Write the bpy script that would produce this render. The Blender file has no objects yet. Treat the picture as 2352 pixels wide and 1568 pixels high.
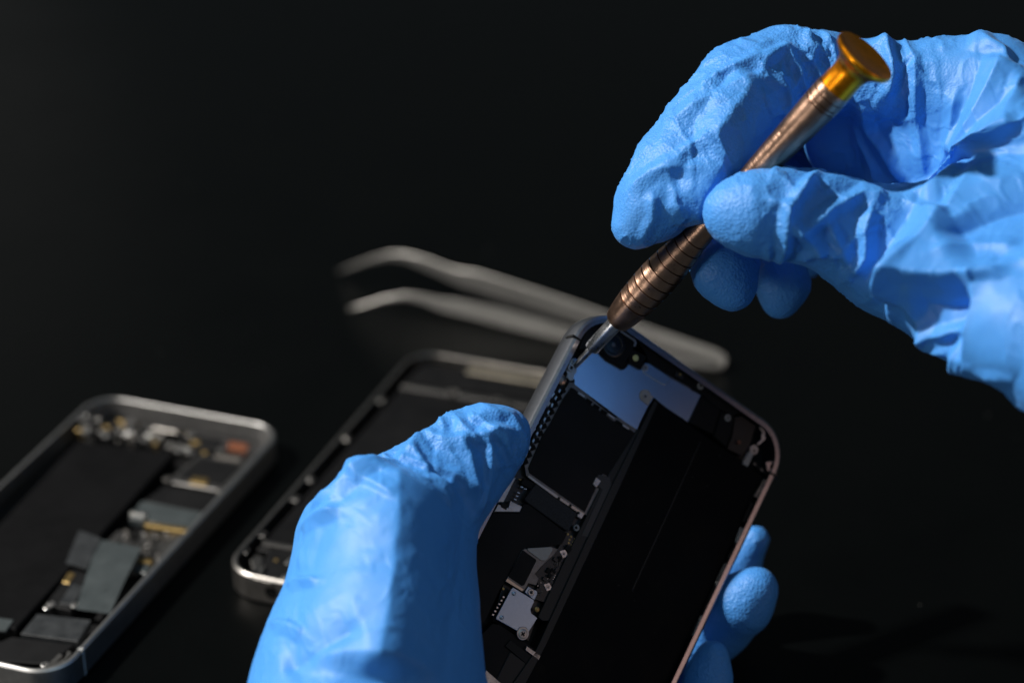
import bpy, bmesh, math, random
import numpy as np
from mathutils import Vector, Matrix
random.seed(7)
RNG = np.random.default_rng(11)
S = bpy.context.scene
COL = S.collection
# ------------------------------------------------------------------ camera
F = 5553.0                       # focal length in pixels of a 2352 px wide picture (85 mm on 36 mm)
E_, ROLL = math.radians(27.7), math.radians(-0.9)
CP = np.array([0.0, 0.0, 335.0])  # camera 335 mm above the table (all modelling is in mm, scaled by K)
K = 0.001
_f = np.array([0, math.cos(E_), -math.sin(E_)]); _r = np.array([1.0, 0, 0]); _u = np.cross(_r, _f)
_c, _s = math.cos(ROLL), math.sin(ROLL)
RT, UP = _c*_r+_s*_u, -_s*_r+_c*_u
CM = np.stack([RT, -UP, _f], 1)   # columns: right, down, forward
cam = bpy.data.cameras.new('camera'); camo = bpy.data.objects.new('camera', cam); COL.objects.link(camo)
cam.lens = 85; cam.sensor_width = 36; cam.clip_start = 0.01; cam.clip_end = 20
m3 = Matrix([[RT[i], UP[i], -_f[i]] for i in range(3)])
camo.matrix_world = Matrix.Translation(Vector(CP*K)) @ m3.to_4x4()
cam.dof.use_dof = True; cam.dof.focus_distance = 0.531; cam.dof.aperture_fstop = 7.2
S.camera = camo
# ------------------------------------------------------------------ world, lamps, exposure
w = bpy.data.worlds.new('World'); S.world = w; w.use_nodes = True
w.node_tree.nodes['Background'].inputs[0].default_value = (0.75, 0.9, 1.0, 1)
w.node_tree.nodes['Background'].inputs[1].default_value = 0.075
def cf2w(X, Y, Z): return CP + CM @ np.array([X, Y, Z])
def lamp(name, pos, target, size, power, col, shape='DISK', size_y=None):
    l = bpy.data.lights.new(name, 'AREA'); l.shape = shape; l.size = size; l.energy = power; l.color = col
    if size_y: l.size_y = size_y
    o = bpy.data.objects.new(name, l); COL.objects.link(o)
    p = Vector(cf2w(*pos)*K); t = Vector(cf2w(*target)*K)
    o.location = p; o.rotation_euler = (t-p).to_track_quat('-Z', 'Y').to_euler(); return o
lamp('key_lamp', (-900, -780, 190), (40, 0, 540), 0.065, 27, (1.0, 0.96, 0.9))
lamp('fill_lamp', (440, 55, 300), (40, 20, 545), 0.16, .085, (1.0, 0.68, 0.58))
lamp('front_fill', (260, -420, -150), (40, 20, 540), 0.7, .55, (0.62, 0.86, 1.0))
lamp('low_lamp', (-330, 90, 300), (90, -10, 520), 0.10, .32, (1.0, 0.96, 0.9))
lamp('back_lamp', (-380, -420, 1100), (-60, 20, 640), 0.35, .045, (1.0, 0.95, 0.88))
S.view_settings.view_transform = 'Standard'; S.view_settings.look = 'None'
S.view_settings.exposure = 0; S.view_settings.gamma = 1
S.render.engine = 'CYCLES'
S.cycles.max_bounces = 6; S.cycles.use_denoising = True
# ------------------------------------------------------------------ helpers
def tag(o, label=None, cat=None, group=None, kind=None):
    if label: o['label'] = label
    if cat: o['category'] = cat
    if group: o['group'] = group
    if kind: o['kind'] = kind
    return o
def nd(nt, t, **kw):
    n = nt.nodes.new(t)
    for k, v in kw.items():
        if k.startswith('_'): setattr(n, k[1:], v)
        else: n.inputs[k.replace('__', ' ')].default_value = v
    return n
def mat(name, col, rough=0.5, metal=0.0, spec=0.5, var=0.0, vscale=200.0, bump=0.0, bscale=800.0, rvar=0.0, coat=0.0, aniso=None):
    m = bpy.data.materials.new(name); m.use_nodes = True; nt = m.node_tree; L = nt.links
    b = nt.nodes['Principled BSDF']
    b.inputs['Base Color'].default_value = (*col, 1); b.inputs['Roughness'].default_value = rough
    b.inputs['Metallic'].default_value = metal; b.inputs['Specular IOR Level'].default_value = spec
    b.inputs['Coat Weight'].default_value = coat; b.inputs['Coat Roughness'].default_value = .15
    tc = nd(nt, 'ShaderNodeTexCoord')
    if var or rvar:
        n = nd(nt, 'ShaderNodeTexNoise', Scale=vscale, Detail=6.0, Roughness=.65); L.new(tc.outputs['Object'], n.inputs['Vector'])
        if var:
            r = nd(nt, 'ShaderNodeMapRange'); r.inputs[1].default_value = .3; r.inputs[2].default_value = .7
            r.inputs[3].default_value = 1-var; r.inputs[4].default_value = 1+var; L.new(n.outputs[0], r.inputs[0])
            mx = nd(nt, 'ShaderNodeVectorMath', _operation='SCALE'); mx.inputs[0].default_value = col
            L.new(r.outputs[0], mx.inputs['Scale']); L.new(mx.outputs[0], b.inputs['Base Color'])
        if rvar:
            r = nd(nt, 'ShaderNodeMapRange'); r.inputs[1].default_value = .3; r.inputs[2].default_value = .7
            r.inputs[3].default_value = max(.02, rough-rvar); r.inputs[4].default_value = min(1, rough+rvar)
            L.new(n.outputs[0], r.inputs[0]); L.new(r.outputs[0], b.inputs['Roughness'])
    if bump:
        n2 = nd(nt, 'ShaderNodeTexNoise', Scale=bscale, Detail=4.0); L.new(tc.outputs['Object'], n2.inputs['Vector'])
        bp = nd(nt, 'ShaderNodeBump', Strength=bump, Distance=0.0002); L.new(n2.outputs[0], bp.inputs['Height']); L.new(bp.outputs[0], b.inputs['Normal'])
    return m
def mesh_obj(name, verts, faces, m, origin, parent=None, smooth=True, sharp=None):
    """verts in mm world coordinates; origin in mm world; the mesh is stored relative to origin"""
    v = (np.asarray(verts, float)-np.asarray(origin, float))*K
    me = bpy.data.meshes.new(name); me.from_pydata(v.tolist(), [], [tuple(int(i) for i in f) for f in faces])
    me.materials.append(m); me.validate(); me.update()
    bm = bmesh.new(); bm.from_mesh(me); bmesh.ops.recalc_face_normals(bm, faces=bm.faces); bm.to_mesh(me); bm.free()
    if smooth: me.polygons.foreach_set('use_smooth', [True]*len(me.polygons))
    if smooth and sharp is not None:
        me.set_sharp_from_angle(angle=math.radians(sharp))
    o = bpy.data.objects.new(name, me); COL.objects.link(o)
    if parent is not None: o.parent = parent
    else: o.location = Vector(np.asarray(origin, float)*K)
    return o
def thing(name, origin, label, cat, group=None):
    o = bpy.data.objects.new(name, None); COL.objects.link(o); o.location = Vector(np.asarray(origin, float)*K)
    o.empty_display_size = 0.01
    return tag(o, label, cat, group)
def ray(u, v): return CM @ np.array([(u-1176)/F, (v-784)/F, 1.0])
class Plane:
    """a flat device: origin O, axes X, Y along its face, N out of its face (towards the viewer)"""
    def __init__(s, O, X, Y, N): s.O, s.X, s.Y, s.N = [np.asarray(a, float) for a in (O, X, Y, N)]
    def P(s, x, y, h=0.0): return s.O+s.X*x+s.Y*y+s.N*h
    def px(s, u, v, h=0.0):
        d = ray(u, v); o = s.O+s.N*h; t = ((o-CP)@s.N)/(d@s.N); p = CP+d*t-s.O
        return (p@s.X, p@s.Y)
def area2(p): return sum(p[i][0]*p[(i+1) % len(p)][1]-p[(i+1) % len(p)][0]*p[i][1] for i in range(len(p)))
def inset(p, d):
    if area2(p) < 0: p = p[::-1]
    n = len(p); out = []
    for i in range(n):
        a, b, c = np.array(p[i-1]), np.array(p[i]), np.array(p[(i+1) % n])
        e1 = (b-a)/(np.linalg.norm(b-a)+1e-9); e2 = (c-b)/(np.linalg.norm(c-b)+1e-9)
        n1 = np.array([-e1[1], e1[0]]); n2 = np.array([-e2[1], e2[0]]); k = 1+n1@n2
        out.append(tuple(b+(n1+n2)/max(k, .35)*d))
    return p, out
def prism(name, pl, poly, top, bot, m, parent, bevel=0.1, smooth=False):
    """polygon (device mm) extruded from height bot to top with a small chamfer round its top"""
    poly = [tuple(map(float, q)) for q in poly]
    poly, ins = inset(poly, bevel)
    n = len(poly)
    V = [pl.P(x, y, bot) for x, y in poly]+[pl.P(x, y, top-bevel*.8) for x, y in poly]+[pl.P(x, y, top) for x, y in ins]
    Fc = [tuple(range(n))[::-1], tuple(range(2*n, 3*n))]
    for k in (0, n):
        for i in range(n):
            j = (i+1) % n; Fc.append((k+i, k+j, k+n+j, k+n+i))
    return mesh_obj(name, V, Fc, m, ORIG[0], parent, smooth=smooth)
ORIG = [np.zeros(3)]
def rect(cx, cy, w, h, a=0.0, r=0.0):
    if r <= 0: pts = [(-w/2, -h/2), (w/2, -h/2), (w/2, h/2), (-w/2, h/2)]
    else:
        pts = []
        for (sx, sy, a0) in ((1, -1, -90), (1, 1, 0), (-1, 1, 90), (-1, -1, 180)):
            for k in range(5):
                t = math.radians(a0+k*22.5); pts.append((sx*(w/2-r)+r*math.cos(t), sy*(h/2-r)+r*math.sin(t)))
    c, s = math.cos(a), math.sin(a)
    return [(cx+x*c-y*s, cy+x*s+y*c) for x, y in pts]
def rrect(x0, y0, x1, y1, r, n=10):
    pts = []
    for (cx, cy, a0) in ((x1-r, y0+r, -90), (x1-r, y1-r, 0), (x0+r, y1-r, 90), (x0+r, y0+r, 180)):
        for k in range(n+1):
            t = math.radians(a0+k*90/n); pts.append((cx+r*math.cos(t), cy+r*math.sin(t)))
    return pts
def ring_frame(name, pl, W, L, r, m, parent, T, wall=2.0, prof='round', lip=0.0):
    """hollow rounded frame, swept profile"""
    if prof == 'round':
        P = [(0.9, -T), (0.35, -T+.35), (0.08, -T+1.2), (0, -T/2), (0.08, -1.2), (0.3, -.4), (0.75, -.05), (1.0, 0), (wall-.1, 0), (wall, -.15), (wall, -T+.6)]
    else:
        P = [(0.5, -T), (0, -T+.5), (0, -.55), (0.12, -.42), (0.42, -.08), (0.55, 0), (wall-.15, 0), (wall, -.15), (wall, -T+.6)]
    V = []; n = None
    for off, h in P:
        pts = rrect(off, off, W-off, L-off, max(r-off, .5)); n = len(pts)
        V += [pl.P(x, y, h) for x, y in pts]
    Fc = []
    for k in range(len(P)-1):
        for i in range(n):
            j = (i+1) % n; Fc.append((k*n+i, k*n+j, (k+1)*n+j, (k+1)*n+i))
    return mesh_obj(name, V, Fc, m, ORIG[0], parent, smooth=True, sharp=28)
def lathe(name, pl, x, y, prof, m, parent, seg=20, sharp=35):
    """prof: (radius, height) list around N at device point x,y"""
    V = []; n = seg
    for r, h in prof:
        V += [pl.P(x+r*math.cos(2*math.pi*k/n), y+r*math.sin(2*math.pi*k/n), h) for k in range(n)]
    Fc = [(k*n+i, k*n+(i+1) % n, (k+1)*n+(i+1) % n, (k+1)*n+i) for k in range(len(prof)-1) for i in range(n)]
    Fc += [tuple(range(n))[::-1], tuple(range((len(prof)-1)*n, len(prof)*n))]
    return mesh_obj(name, V, Fc, m, ORIG[0], parent, sharp=sharp)
def screw(pl, x, y, h, r, m, parent, dark):
    s = lathe('screw', pl, x, y, [(r, h-.6), (r, h-.1), (r*.85, h), (r*.5, h), (r*.42, h-.12), (r*.4, h-.28)], m, parent, 16)
    V = []; Fc = []
    for a in range(2):
        t = a*math.pi/2+.5; c, sn = math.cos(t), math.sin(t); b = len(V)
        for (p, q) in ((-.5, -.11), (.5, -.11), (.5, .11), (-.5, .11)):
            V.append(pl.P(x+r*(p*c-q*sn), y+r*(p*sn+q*c), h+.015+.004*a))
        Fc.append((b, b+1, b+2, b+3))
    mesh_obj('screw_recess', V, Fc, dark, ORIG[0], s, smooth=False)
    return s
# ------------------------------------------------------------------ materials
def specks(m):
    # sparse pale dust on a dark surface
    nt = m.node_tree; L = nt.links; b = nt.nodes['Principled BSDF']; tc = nd(nt, 'ShaderNodeTexCoord')
    vo = nd(nt, 'ShaderNodeTexVoronoi', Scale=55.0); L.new(tc.outputs['Object'], vo.inputs['Vector'])
    mr = nd(nt, 'ShaderNodeMapRange'); mr.inputs[1].default_value = .012; mr.inputs[2].default_value = .022; mr.inputs[3].default_value = 1; mr.inputs[4].default_value = 0
    L.new(vo.outputs['Distance'], mr.inputs[0])
    old = b.inputs['Base Color'].links[0].from_socket
    mx = nd(nt, 'ShaderNodeMix', _data_type='RGBA'); mx.inputs[7].default_value = (.05, .05, .048, 1)
    L.new(mr.outputs[0], mx.inputs[0]); L.new(old, mx.inputs[6]); L.new(mx.outputs[2], b.inputs['Base Color'])
M_table = mat('table_black', (.0011, .0014, .0014), .36, 0, .07, var=.15, vscale=25, rvar=.05, bump=.05, bscale=900)
specks(M_table)
M_black = mat('matte_black', (.004, .004, .0045), .6, 0, .2, var=.2, vscale=150, rvar=.08)
M_batt = mat('battery_black', (.002, .002, .0024), .65, 0, .1, var=.3, vscale=90, rvar=.1, bump=.05, bscale=500)
M_batt_side = mat('battery_flap', (.006, .0075, .008), .5, 0, .4, var=.2)
M_graph = mat('graphite_sheet', (.004, .004, .0045), .55, 0, .18, var=.25, vscale=60, rvar=.12, bump=.1, bscale=300)
M_foam = mat('foam_pad', (.028, .027, .03), .8, 0, .3, var=.5, vscale=3000, bump=.5, bscale=2500)
M_dark = mat('dark_void', (.002, .002, .002), .7, 0, .2)
M_floor = mat('housing_floor', (.012, .012, .013), .5, .3, .4, var=.3, vscale=100)
M_alu = mat('housing_aluminium', (.24, .25, .28), .36, 1, .5, var=.08, vscale=900, bump=.12, bscale=3000)
M_rose = mat('rim_metal', (.36, .31, .31), .30, 1, .5, var=.1, vscale=900, bump=.1, bscale=3000)
M_alu2 = mat('table_phone_metal', (.48, .47, .46), .40, 1, .5, var=.15, vscale=400, bump=.1, bscale=2500)
M_alu3 = mat('bare_metal_frame', (.34, .32, .30), .36, 1, .5, var=.2, vscale=300, bump=.15, bscale=1500)
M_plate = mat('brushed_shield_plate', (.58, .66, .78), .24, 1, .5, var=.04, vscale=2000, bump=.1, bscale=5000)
M_steel = mat('bracket_steel', (.42, .41, .40), .40, 1, .5, var=.2, vscale=700, bump=.2, bscale=1500)
M_can = mat('tin_shield', (.16, .155, .15), .45, 1, .5, var=.25, vscale=500, bump=.1)
M_cream = mat('paper_label', (.40, .36, .34), .55, 0, .4, var=.08, vscale=900)
M_pcb = mat('circuit_board', (.006, .007, .008), .4, 0, .5, var=.3, vscale=800)
M_cer = mat('ceramic_component', (.10, .09, .08), .4, 0, .5, var=.4, vscale=900)
M_tin = mat('solder_tin', (.5, .49, .47), .3, 1, .5, var=.2, vscale=900)
M_gold = mat('gold_contact', (.34, .24, .10), .45, 1, .5, var=.15, vscale=800)
M_orange = mat('copper_flex', (.16, .05, .02), .5, 0, .5, var=.2, vscale=300)
M_flexg = mat('grey_flex_tape', (.042, .05, .052), .35, 0, .5, var=.15, vscale=200, rvar=.1)
M_flexd = mat('dark_flex_tape', (.02, .022, .024), .45, 0, .5, var=.3, vscale=300, rvar=.1)
M_yel = mat('flash_led', (.65, .62, .25), .3, 0, .5)
M_lens = mat('lens_glass', (.003, .0035, .005), .28, 0, .6)
M_white = mat('antenna_band', (.35, .35, .34), .5, 0, .4)
M_twz = mat('tweezer_steel', (.15, .145, .138), .34, 1, .5, var=.08, vscale=60, bump=.06, bscale=1500)
M_rub = mat('black_rubber', (.004, .004, .004), .6, 0, .3)
# ------------------------------------------------------------------ table
def table():
    n = 1
    V = [(-2500, 452, 0), (2500, 452, 0), (2500, 3500, 0), (-2500, 3500, 0), (-2500, 452, -24), (2500, 452, -24), (2500, 3500, -24), (-2500, 3500, -24)]
    o = mesh_obj('table_surface', V, [(0, 1, 2, 3), (4, 5, 6, 7), (0, 1, 5, 4), (1, 2, 6, 5), (2, 3, 7, 6), (3, 0, 4, 7)], M_table, (0, 0, 0), smooth=False)
    tag(o, kind='structure')
table()
TP = Plane((0, 0, 0), (1, 0, 0), (0, 1, 0), (0, 0, 1))
# ------------------------------------------------------------------ surface nets for the gloved hands
def vnoise(P, seed):
    """smooth value noise, P (n,3)"""
    i = np.floor(P).astype(np.int64); f = P-i; f = f*f*f*(f*(f*6-15)+10)
    def h(a, b, c):
        n = (a*374761393+b*668265263+c*2147483647+seed*974711) & 0xffffffff
        n = ((n ^ (n >> 13))*1274126177) & 0xffffffff
        return ((n ^ (n >> 16)) & 0xffff)/65535.0
    r = 0
    for dx in (0, 1):
        wx = f[:, 0] if dx else 1-f[:, 0]
        for dy in (0, 1):
            wy = f[:, 1] if dy else 1-f[:, 1]
            for dz in (0, 1):
                wz = f[:, 2] if dz else 1-f[:, 2]
                r = r+wx*wy*wz*h(i[:, 0]+dx, i[:, 1]+dy, i[:, 2]+dz)
    return r*2-1
def surface_nets(D, lo, st):
    """D: sdf grid; returns verts (grid frame mm) and quads"""
    nx, ny, nz = D.shape
    ins = D < 0
    c = [ins[a:nx-1+a, b:ny-1+b, d:nz-1+d] for a in (0, 1) for b in (0, 1) for d in (0, 1)]
    s = sum(x.astype(np.int8) for x in c); act = (s > 0) & (s < 8)
    idx = -np.ones(act.shape, np.int64); cells = np.argwhere(act); idx[act] = np.arange(len(cells))
    acc = np.zeros((len(cells), 3)); cnt = np.zeros(len(cells))
    cx, cy, cz = cells.T
    corners = [(a, b, d) for a in (0, 1) for b in (0, 1) for d in (0, 1)]
    val = {k: D[cx+k[0], cy+k[1], cz+k[2]] for k in corners}
    for k in corners:
        for ax in range(3):
            if k[ax] == 0:
                q = list(k); q[ax] = 1; q = tuple(q)
                v0, v1 = val[k], val[q]; m = (v0 < 0) != (v1 < 0)
                t = np.where(m, v0/np.where(m, v0-v1, 1), 0)
                p = np.tile(np.array(k, float), (len(cells), 1)); p[:, ax] = t
                acc += p*m[:, None]; cnt += m
    V = (cells+acc/cnt[:, None])*st+lo
    Q = []
    for ax in range(3):
        sl0 = [slice(1, -1)]*3; sl1 = [slice(1, -1)]*3
        sl0[ax] = slice(0, -1); sl1[ax] = slice(1, None)
        a = ins[tuple(sl0)]; b = ins[tuple(sl1)]
        e = np.argwhere(a != b)
        flip = a[tuple(e.T)]
        g = e.copy()
        for k in range(3):
            if k != ax: g[:, k] += 1
        o1, o2 = [(1, 2), (0, 2), (0, 1)][ax]
        def at(d1, d2):
            h = g.copy(); h[:, o1] -= d1; h[:, o2] -= d2; return idx[tuple(h.T)]
        q = np.stack([at(1, 1), at(0, 1), at(0, 0), at(1, 0)], 1)
        if ax == 1: flip = ~flip
        q[flip] = q[flip][:, ::-1]
        Q.append(q)
    return V, np.concatenate(Q)
def cfp(u, v, Z): return np.array([(u-1176)*Z/F, (v-784)*Z/F, Z])
def smin(a, b, k):
    h = np.clip(.5+.5*(b-a)/k, 0, 1); return b+(a-b)*h-k*h*(1-h)
def chain_sdf(P, ch, kin):
    d = None
    for a, b in zip(ch[:-1], ch[1:]):
        pa, pb = cfp(*a[:3]), cfp(*b[:3]); ra, rb = a[3]*a[2]/F, b[3]*b[2]/F
        ba = pb-pa; L2 = ba@ba
        x, y, z = P[0]-pa[0], P[1]-pa[1], P[2]-pa[2]
        h = np.clip((x*ba[0]+y*ba[1]+z*ba[2])/L2, 0, 1)
        q = np.sqrt((x-h*ba[0])**2+(y-h*ba[1])**2+(z-h*ba[2])**2)-(ra+(rb-ra)*h)
        d = q if d is None else smin(d, q, kin)
    return d
def polydist(U, Vv, pl, closed=False):
    """signed distance in px from points to polyline, plus arclength fraction"""
    best = np.full(U.shape, 1e9); sg = np.zeros(U.shape); fr = np.zeros(U.shape)
    seg = list(zip(pl[:-1], pl[1:])); Ls = [math.dist(a, b) for a, b in seg]; tot = sum(Ls); acc = 0
    for (a, b), L in zip(seg, Ls):
        dx, dy = b[0]-a[0], b[1]-a[1]
        h = np.clip(((U-a[0])*dx+(Vv-a[1])*dy)/(L*L), 0, 1)
        ex, ey = U-a[0]-h*dx, Vv-a[1]-h*dy; d = np.hypot(ex, ey)
        m = d < best
        best[m] = d[m]; sg[m] = np.sign((dx*ey-dy*ex)[m]); fr[m] = (acc+h[m]*L)/tot
        acc += L
    return best, sg, fr
def glove(name, limbs, palm, step, cut, folds, label, cat, bump_mask, noise, smoothk=7.0, mat_=None, post=None, tips=None):
    pts = [cfp(*p[:3]) for ch in list(limbs.values())+palm for p in ch]
    rs = [p[3]*p[2]/F for ch in list(limbs.values())+palm for p in ch]
    lo = np.min([p-r for p, r in zip(pts, rs)], 0)-3; hi = np.max([p+r for p, r in zip(pts, rs)], 0)+3
    n = np.ceil((hi-lo)/step).astype(int)+1
    gx, gy, gz = [(lo[k]+np.arange(n[k])*step).astype(np.float32) for k in range(3)]
    P = (gx[:, None, None], gy[None, :, None], gz[None, None, :])
    lim = None
    for ch in limbs.values():
        d = chain_sdf(P, ch, 3.0); lim = d if lim is None else smin(lim, d, 1.0)
    D = None
    for ch in palm:
        d = chain_sdf(P, ch, 9.0); D = d if D is None else smin(D, d, 9.0)
    D = smin(D, lim, smoothk)
    if cut is not None: D = cut(P, D)
    D = np.array(np.broadcast_to(D, n), dtype=np.float64)
    D[0] = D[-1] = 1; D[:, 0] = D[:, -1] = 1; D[:, :, 0] = D[:, :, -1] = 1
    V, Q = surface_nets(D, lo, step)
    me = bpy.data.meshes.new(name); me.from_pydata(V.tolist(), [], Q.tolist()); me.update()
    bm = bmesh.new(); bm.from_mesh(me)
    for _ in range(2): bmesh.ops.smooth_vert(bm, verts=bm.verts, factor=.5, use_axis_x=True, use_axis_y=True, use_axis_z=True)
    bm.to_mesh(me); bm.free()
    # one level of subdivision through a modifier evaluated once
    o = bpy.data.objects.new(name, me); COL.objects.link(o)
    sb = o.modifiers.new('s', 'SUBSURF'); sb.levels = 1; sb.render_levels = 1
    dg = bpy.context.evaluated_depsgraph_get(); me2 = bpy.data.meshes.new_from_object(o.evaluated_get(dg))
    bpy.data.objects.remove(o); me = me2; me.name = name
    nv = len(me.vertices); co = np.empty(nv*3); me.vertices.foreach_get('co', co); co = co.reshape(-1, 3)
    no = np.empty(nv*3); me.vertices.foreach_get('normal', no); no = no.reshape(-1, 3)
    if (no*(co-co.mean(0))).sum() < 0:
        me.flip_normals(); no = -no
    # limb label per vertex
    labs = list(limbs.keys())+['palm']
    dl = [chain_sdf((co[:, 0], co[:, 1], co[:, 2]), limbs[k], 3.0) for k in limbs]
    dp = None
    for ch in palm:
        d = chain_sdf((co[:, 0], co[:, 1], co[:, 2]), ch, 9.0); dp = d if dp is None else smin(dp, d, 9.0)
    lab = np.argmin(np.stack(dl+[dp]), 0)
    U = 1176+F*co[:, 0]/co[:, 2]; W = 784+F*co[:, 1]/co[:, 2]
    dirv = co/np.linalg.norm(co, axis=1)[:, None]; face = np.clip(-(no*dirv).sum(1)*1.6+.35, 0, 1)
    disp = noise(co, U, W, lab, labs)
    for fd in folds:
        pl, hgt, wl, wr = fd[:4]; names = fd[4] if len(fd) > 4 else None; pw = fd[5] if len(fd) > 5 else 1.15; hgt *= 1.4
        u0, v0 = np.min(pl, 0)-max(wl, wr); u1, v1 = np.max(pl, 0)+max(wl, wr)
        sel = (U > u0) & (U < u1) & (W > v0) & (W < v1)
        if names: sel &= np.isin(lab, [labs.index(x) for x in names.split(',')])
        ii = np.where(sel)[0]
        # a hand-drawn wobble so no fold is a straight ruled line
        wob = vnoise(np.stack([co[ii, 0]*.25, co[ii, 1]*.25, co[ii, 2]*.25], 1), 77)*4.0
        d, sg, fr = polydist(U[ii]+wob, W[ii]-wob, pl)
        ww = np.where(sg > 0, wr, wl); t = np.clip(1-d/ww, 0, 1)
        asy = abs(wl-wr) > 40; end = np.clip(np.minimum(fr, 1-fr)*(9 if asy else 5), 0, 1); end = end*end*(3-2*end)
        if not asy: end = .25+.75*end
        disp[ii] += hgt*t**pw*end*face[ii]
    co = co+no*disp[:, None]
    if post is not None: co = post(co, lab, labs)
    wv = co@CM.T+CP
    org = wv.mean(0); org[2] = wv[:, 2].min()
    me.vertices.foreach_set('co', ((wv-org)*K).ravel()); me.update()
    at = me.attributes.new('grain', 'FLOAT', 'POINT'); at.data.foreach_set('value', bump_mask(co, U, W, lab, labs).astype(np.float32))
    me.polygons.foreach_set('use_smooth', [True]*len(me.polygons))
    me.materials.clear(); me.materials.append(mat_)
    o = bpy.data.objects.new(name, me); COL.objects.link(o); o.location = Vector(org*K)
    tag(o, label, cat)
    print(name, nv)
    return o
def glove_material():
    m = bpy.data.materials.new('blue_nitrile'); m.use_nodes = True; nt = m.node_tree; L = nt.links; b = nt.nodes['Principled BSDF']
    tc = nd(nt, 'ShaderNodeTexCoord')
    n = nd(nt, 'ShaderNodeTexNoise', Scale=60.0, Detail=5.0, Roughness=.6); L.new(tc.outputs['Object'], n.inputs['Vector'])
    cr = nd(nt, 'ShaderNodeMix', _data_type='RGBA'); cr.inputs[6].default_value = (.046, .24, .65, 1); cr.inputs[7].default_value = (.07, .29, .72, 1)
    L.new(n.outputs[0], cr.inputs[0]); L.new(cr.outputs[2], b.inputs['Base Color'])
    b.inputs['Roughness'].default_value = .52; b.inputs['Specular IOR Level'].default_value = .40
    b.inputs['Sheen Weight'].default_value = .05; b.inputs['Sheen Roughness'].default_value = .4; b.inputs['Sheen Tint'].default_value = (.7, .85, 1, 1)
    b.inputs['Subsurface Weight'].default_value = .12; b.inputs['Subsurface Radius'].default_value = (.3, .6, 1.0); b.inputs['Subsurface Scale'].default_value = .0012
    at = nd(nt, 'ShaderNodeAttribute', _attribute_name='grain')
    vo = nd(nt, 'ShaderNodeTexVoronoi', Scale=1900.0, _feature='SMOOTH_F1'); L.new(tc.outputs['Object'], vo.inputs['Vector'])
    nn = nd(nt, 'ShaderNodeTexNoise', Scale=900.0, Detail=3.0); L.new(tc.outputs['Object'], nn.inputs['Vector'])
    ad = nd(nt, 'ShaderNodeMath', _operation='ADD'); L.new(vo.outputs[0], ad.inputs[0]); L.new(nn.outputs[0], ad.inputs[1])
    bp = nd(nt, 'ShaderNodeBump', Strength=.5, Distance=.00026); L.new(ad.outputs[0], bp.inputs['Height']); L.new(at.outputs['Fac'], bp.inputs['Strength'])
    # thin stretch creases: crest lines of a distorted noise, in patches
    prev = bp
    for sc_, dist, dst, sd_ in ((95.0, .7, .00022, 0.0), (190.0, .6, .00012, 7.3)):
        mpn = nd(nt, 'ShaderNodeMapping'); mpn.inputs['Location'].default_value = (sd_, sd_*.7, 3.1); mpn.inputs['Scale'].default_value = (1.0, .55, 1.0); mpn.inputs['Rotation'].default_value = (.3, .8, .5+sd_)
        L.new(tc.outputs['Object'], mpn.inputs['Vector'])
        n3 = nd(nt, 'ShaderNodeTexNoise', Scale=sc_, Detail=1.5, Distortion=dist); L.new(mpn.outputs[0], n3.inputs['Vector'])
        m1 = nd(nt, 'ShaderNodeMath', _operation='SUBTRACT'); m1.inputs[1].default_value = .5; L.new(n3.outputs[0], m1.inputs[0])
        m2 = nd(nt, 'ShaderNodeMath', _operation='ABSOLUTE'); L.new(m1.outputs[0], m2.inputs[0])
        m4 = nd(nt, 'ShaderNodeMapRange', _interpolation_type='SMOOTHSTEP'); m4.inputs[1].default_value = 0; m4.inputs[2].default_value = .13; m4.inputs[3].default_value = 1; m4.inputs[4].default_value = 0; L.new(m2.outputs[0], m4.inputs[0])
        mk = nd(nt, 'ShaderNodeTexNoise', Scale=40.0, Detail=1.0); L.new(mpn.outputs[0], mk.inputs['Vector'])
        mm = nd(nt, 'ShaderNodeMapRange'); mm.inputs[1].default_value = .45; mm.inputs[2].default_value = .6; mm.inputs[3].default_value = 0; mm.inputs[4].default_value = 1; L.new(mk.outputs[0], mm.inputs[0])
        mu = nd(nt, 'ShaderNodeMath', _operation='MULTIPLY'); L.new(m4.outputs[0], mu.inputs[0]); L.new(mm.outputs[0], mu.inputs[1])
        bp2 = nd(nt, 'ShaderNodeBump', Strength=.7, Distance=dst); L.new(mu.outputs[0], bp2.inputs['Height']); L.new(prev.outputs[0], bp2.inputs['Normal']); prev = bp2
    L.new(bp2.outputs[0], b.inputs['Normal'])
    return m
M_glove = glove_material()
def ridged(P, seed, octv=3):
    a = 0; amp = 1; t = 0
    for k in range(octv):
        a = a+amp*(1-np.abs(vnoise(P*(2**k), seed+k))*2.2).clip(-1, 1); t += amp; amp *= .5
    return a/t
# ---- screwdriver axis in camera frame
D0 = cfp(1312, 850, 548.5); D1 = cfp(1989, 128, 500.0); DL = np.linalg.norm(D1-D0); DA = (D1-D0)/DL
def drv_mm(px):   # distance along the axis (mm) whose image lies px pixels from the tip
    e = np.array([677, -722])/990.0; u, v = 1312+e[0]*px, 850+e[1]*px
    a = (u-1176)/F; x0, z0, dx, dz = D0[0], D0[2], DA[0], DA[2]
    return (a*z0-x0)/(dx-a*dz)
DPROF = [(0, 3), (2, 5), (8, 6.5), (62, 8.5), (67, 9.5), (68, 16), (72, 18), (146, 19), (150, 19), (150.5, 26), (156, 31), (175, 36), (200, 40)]
for k in range(9):
    p = 212+k*25; r = [42, 44, 45.5, 46, 45, 43, 40, 36, 33][k]
    DPROF += [(p, r), (p+.8, r-3), (p+3.6, r-3), (p+4.4, r+.6), (p+7, r)]
DPROF += [(445, 31), (520, 29), (600, 30.5), (641, 33), (642, 32), (645, 32), (646, 33.3), (700, 36), (780, 40), (830, 42.6)]
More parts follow.
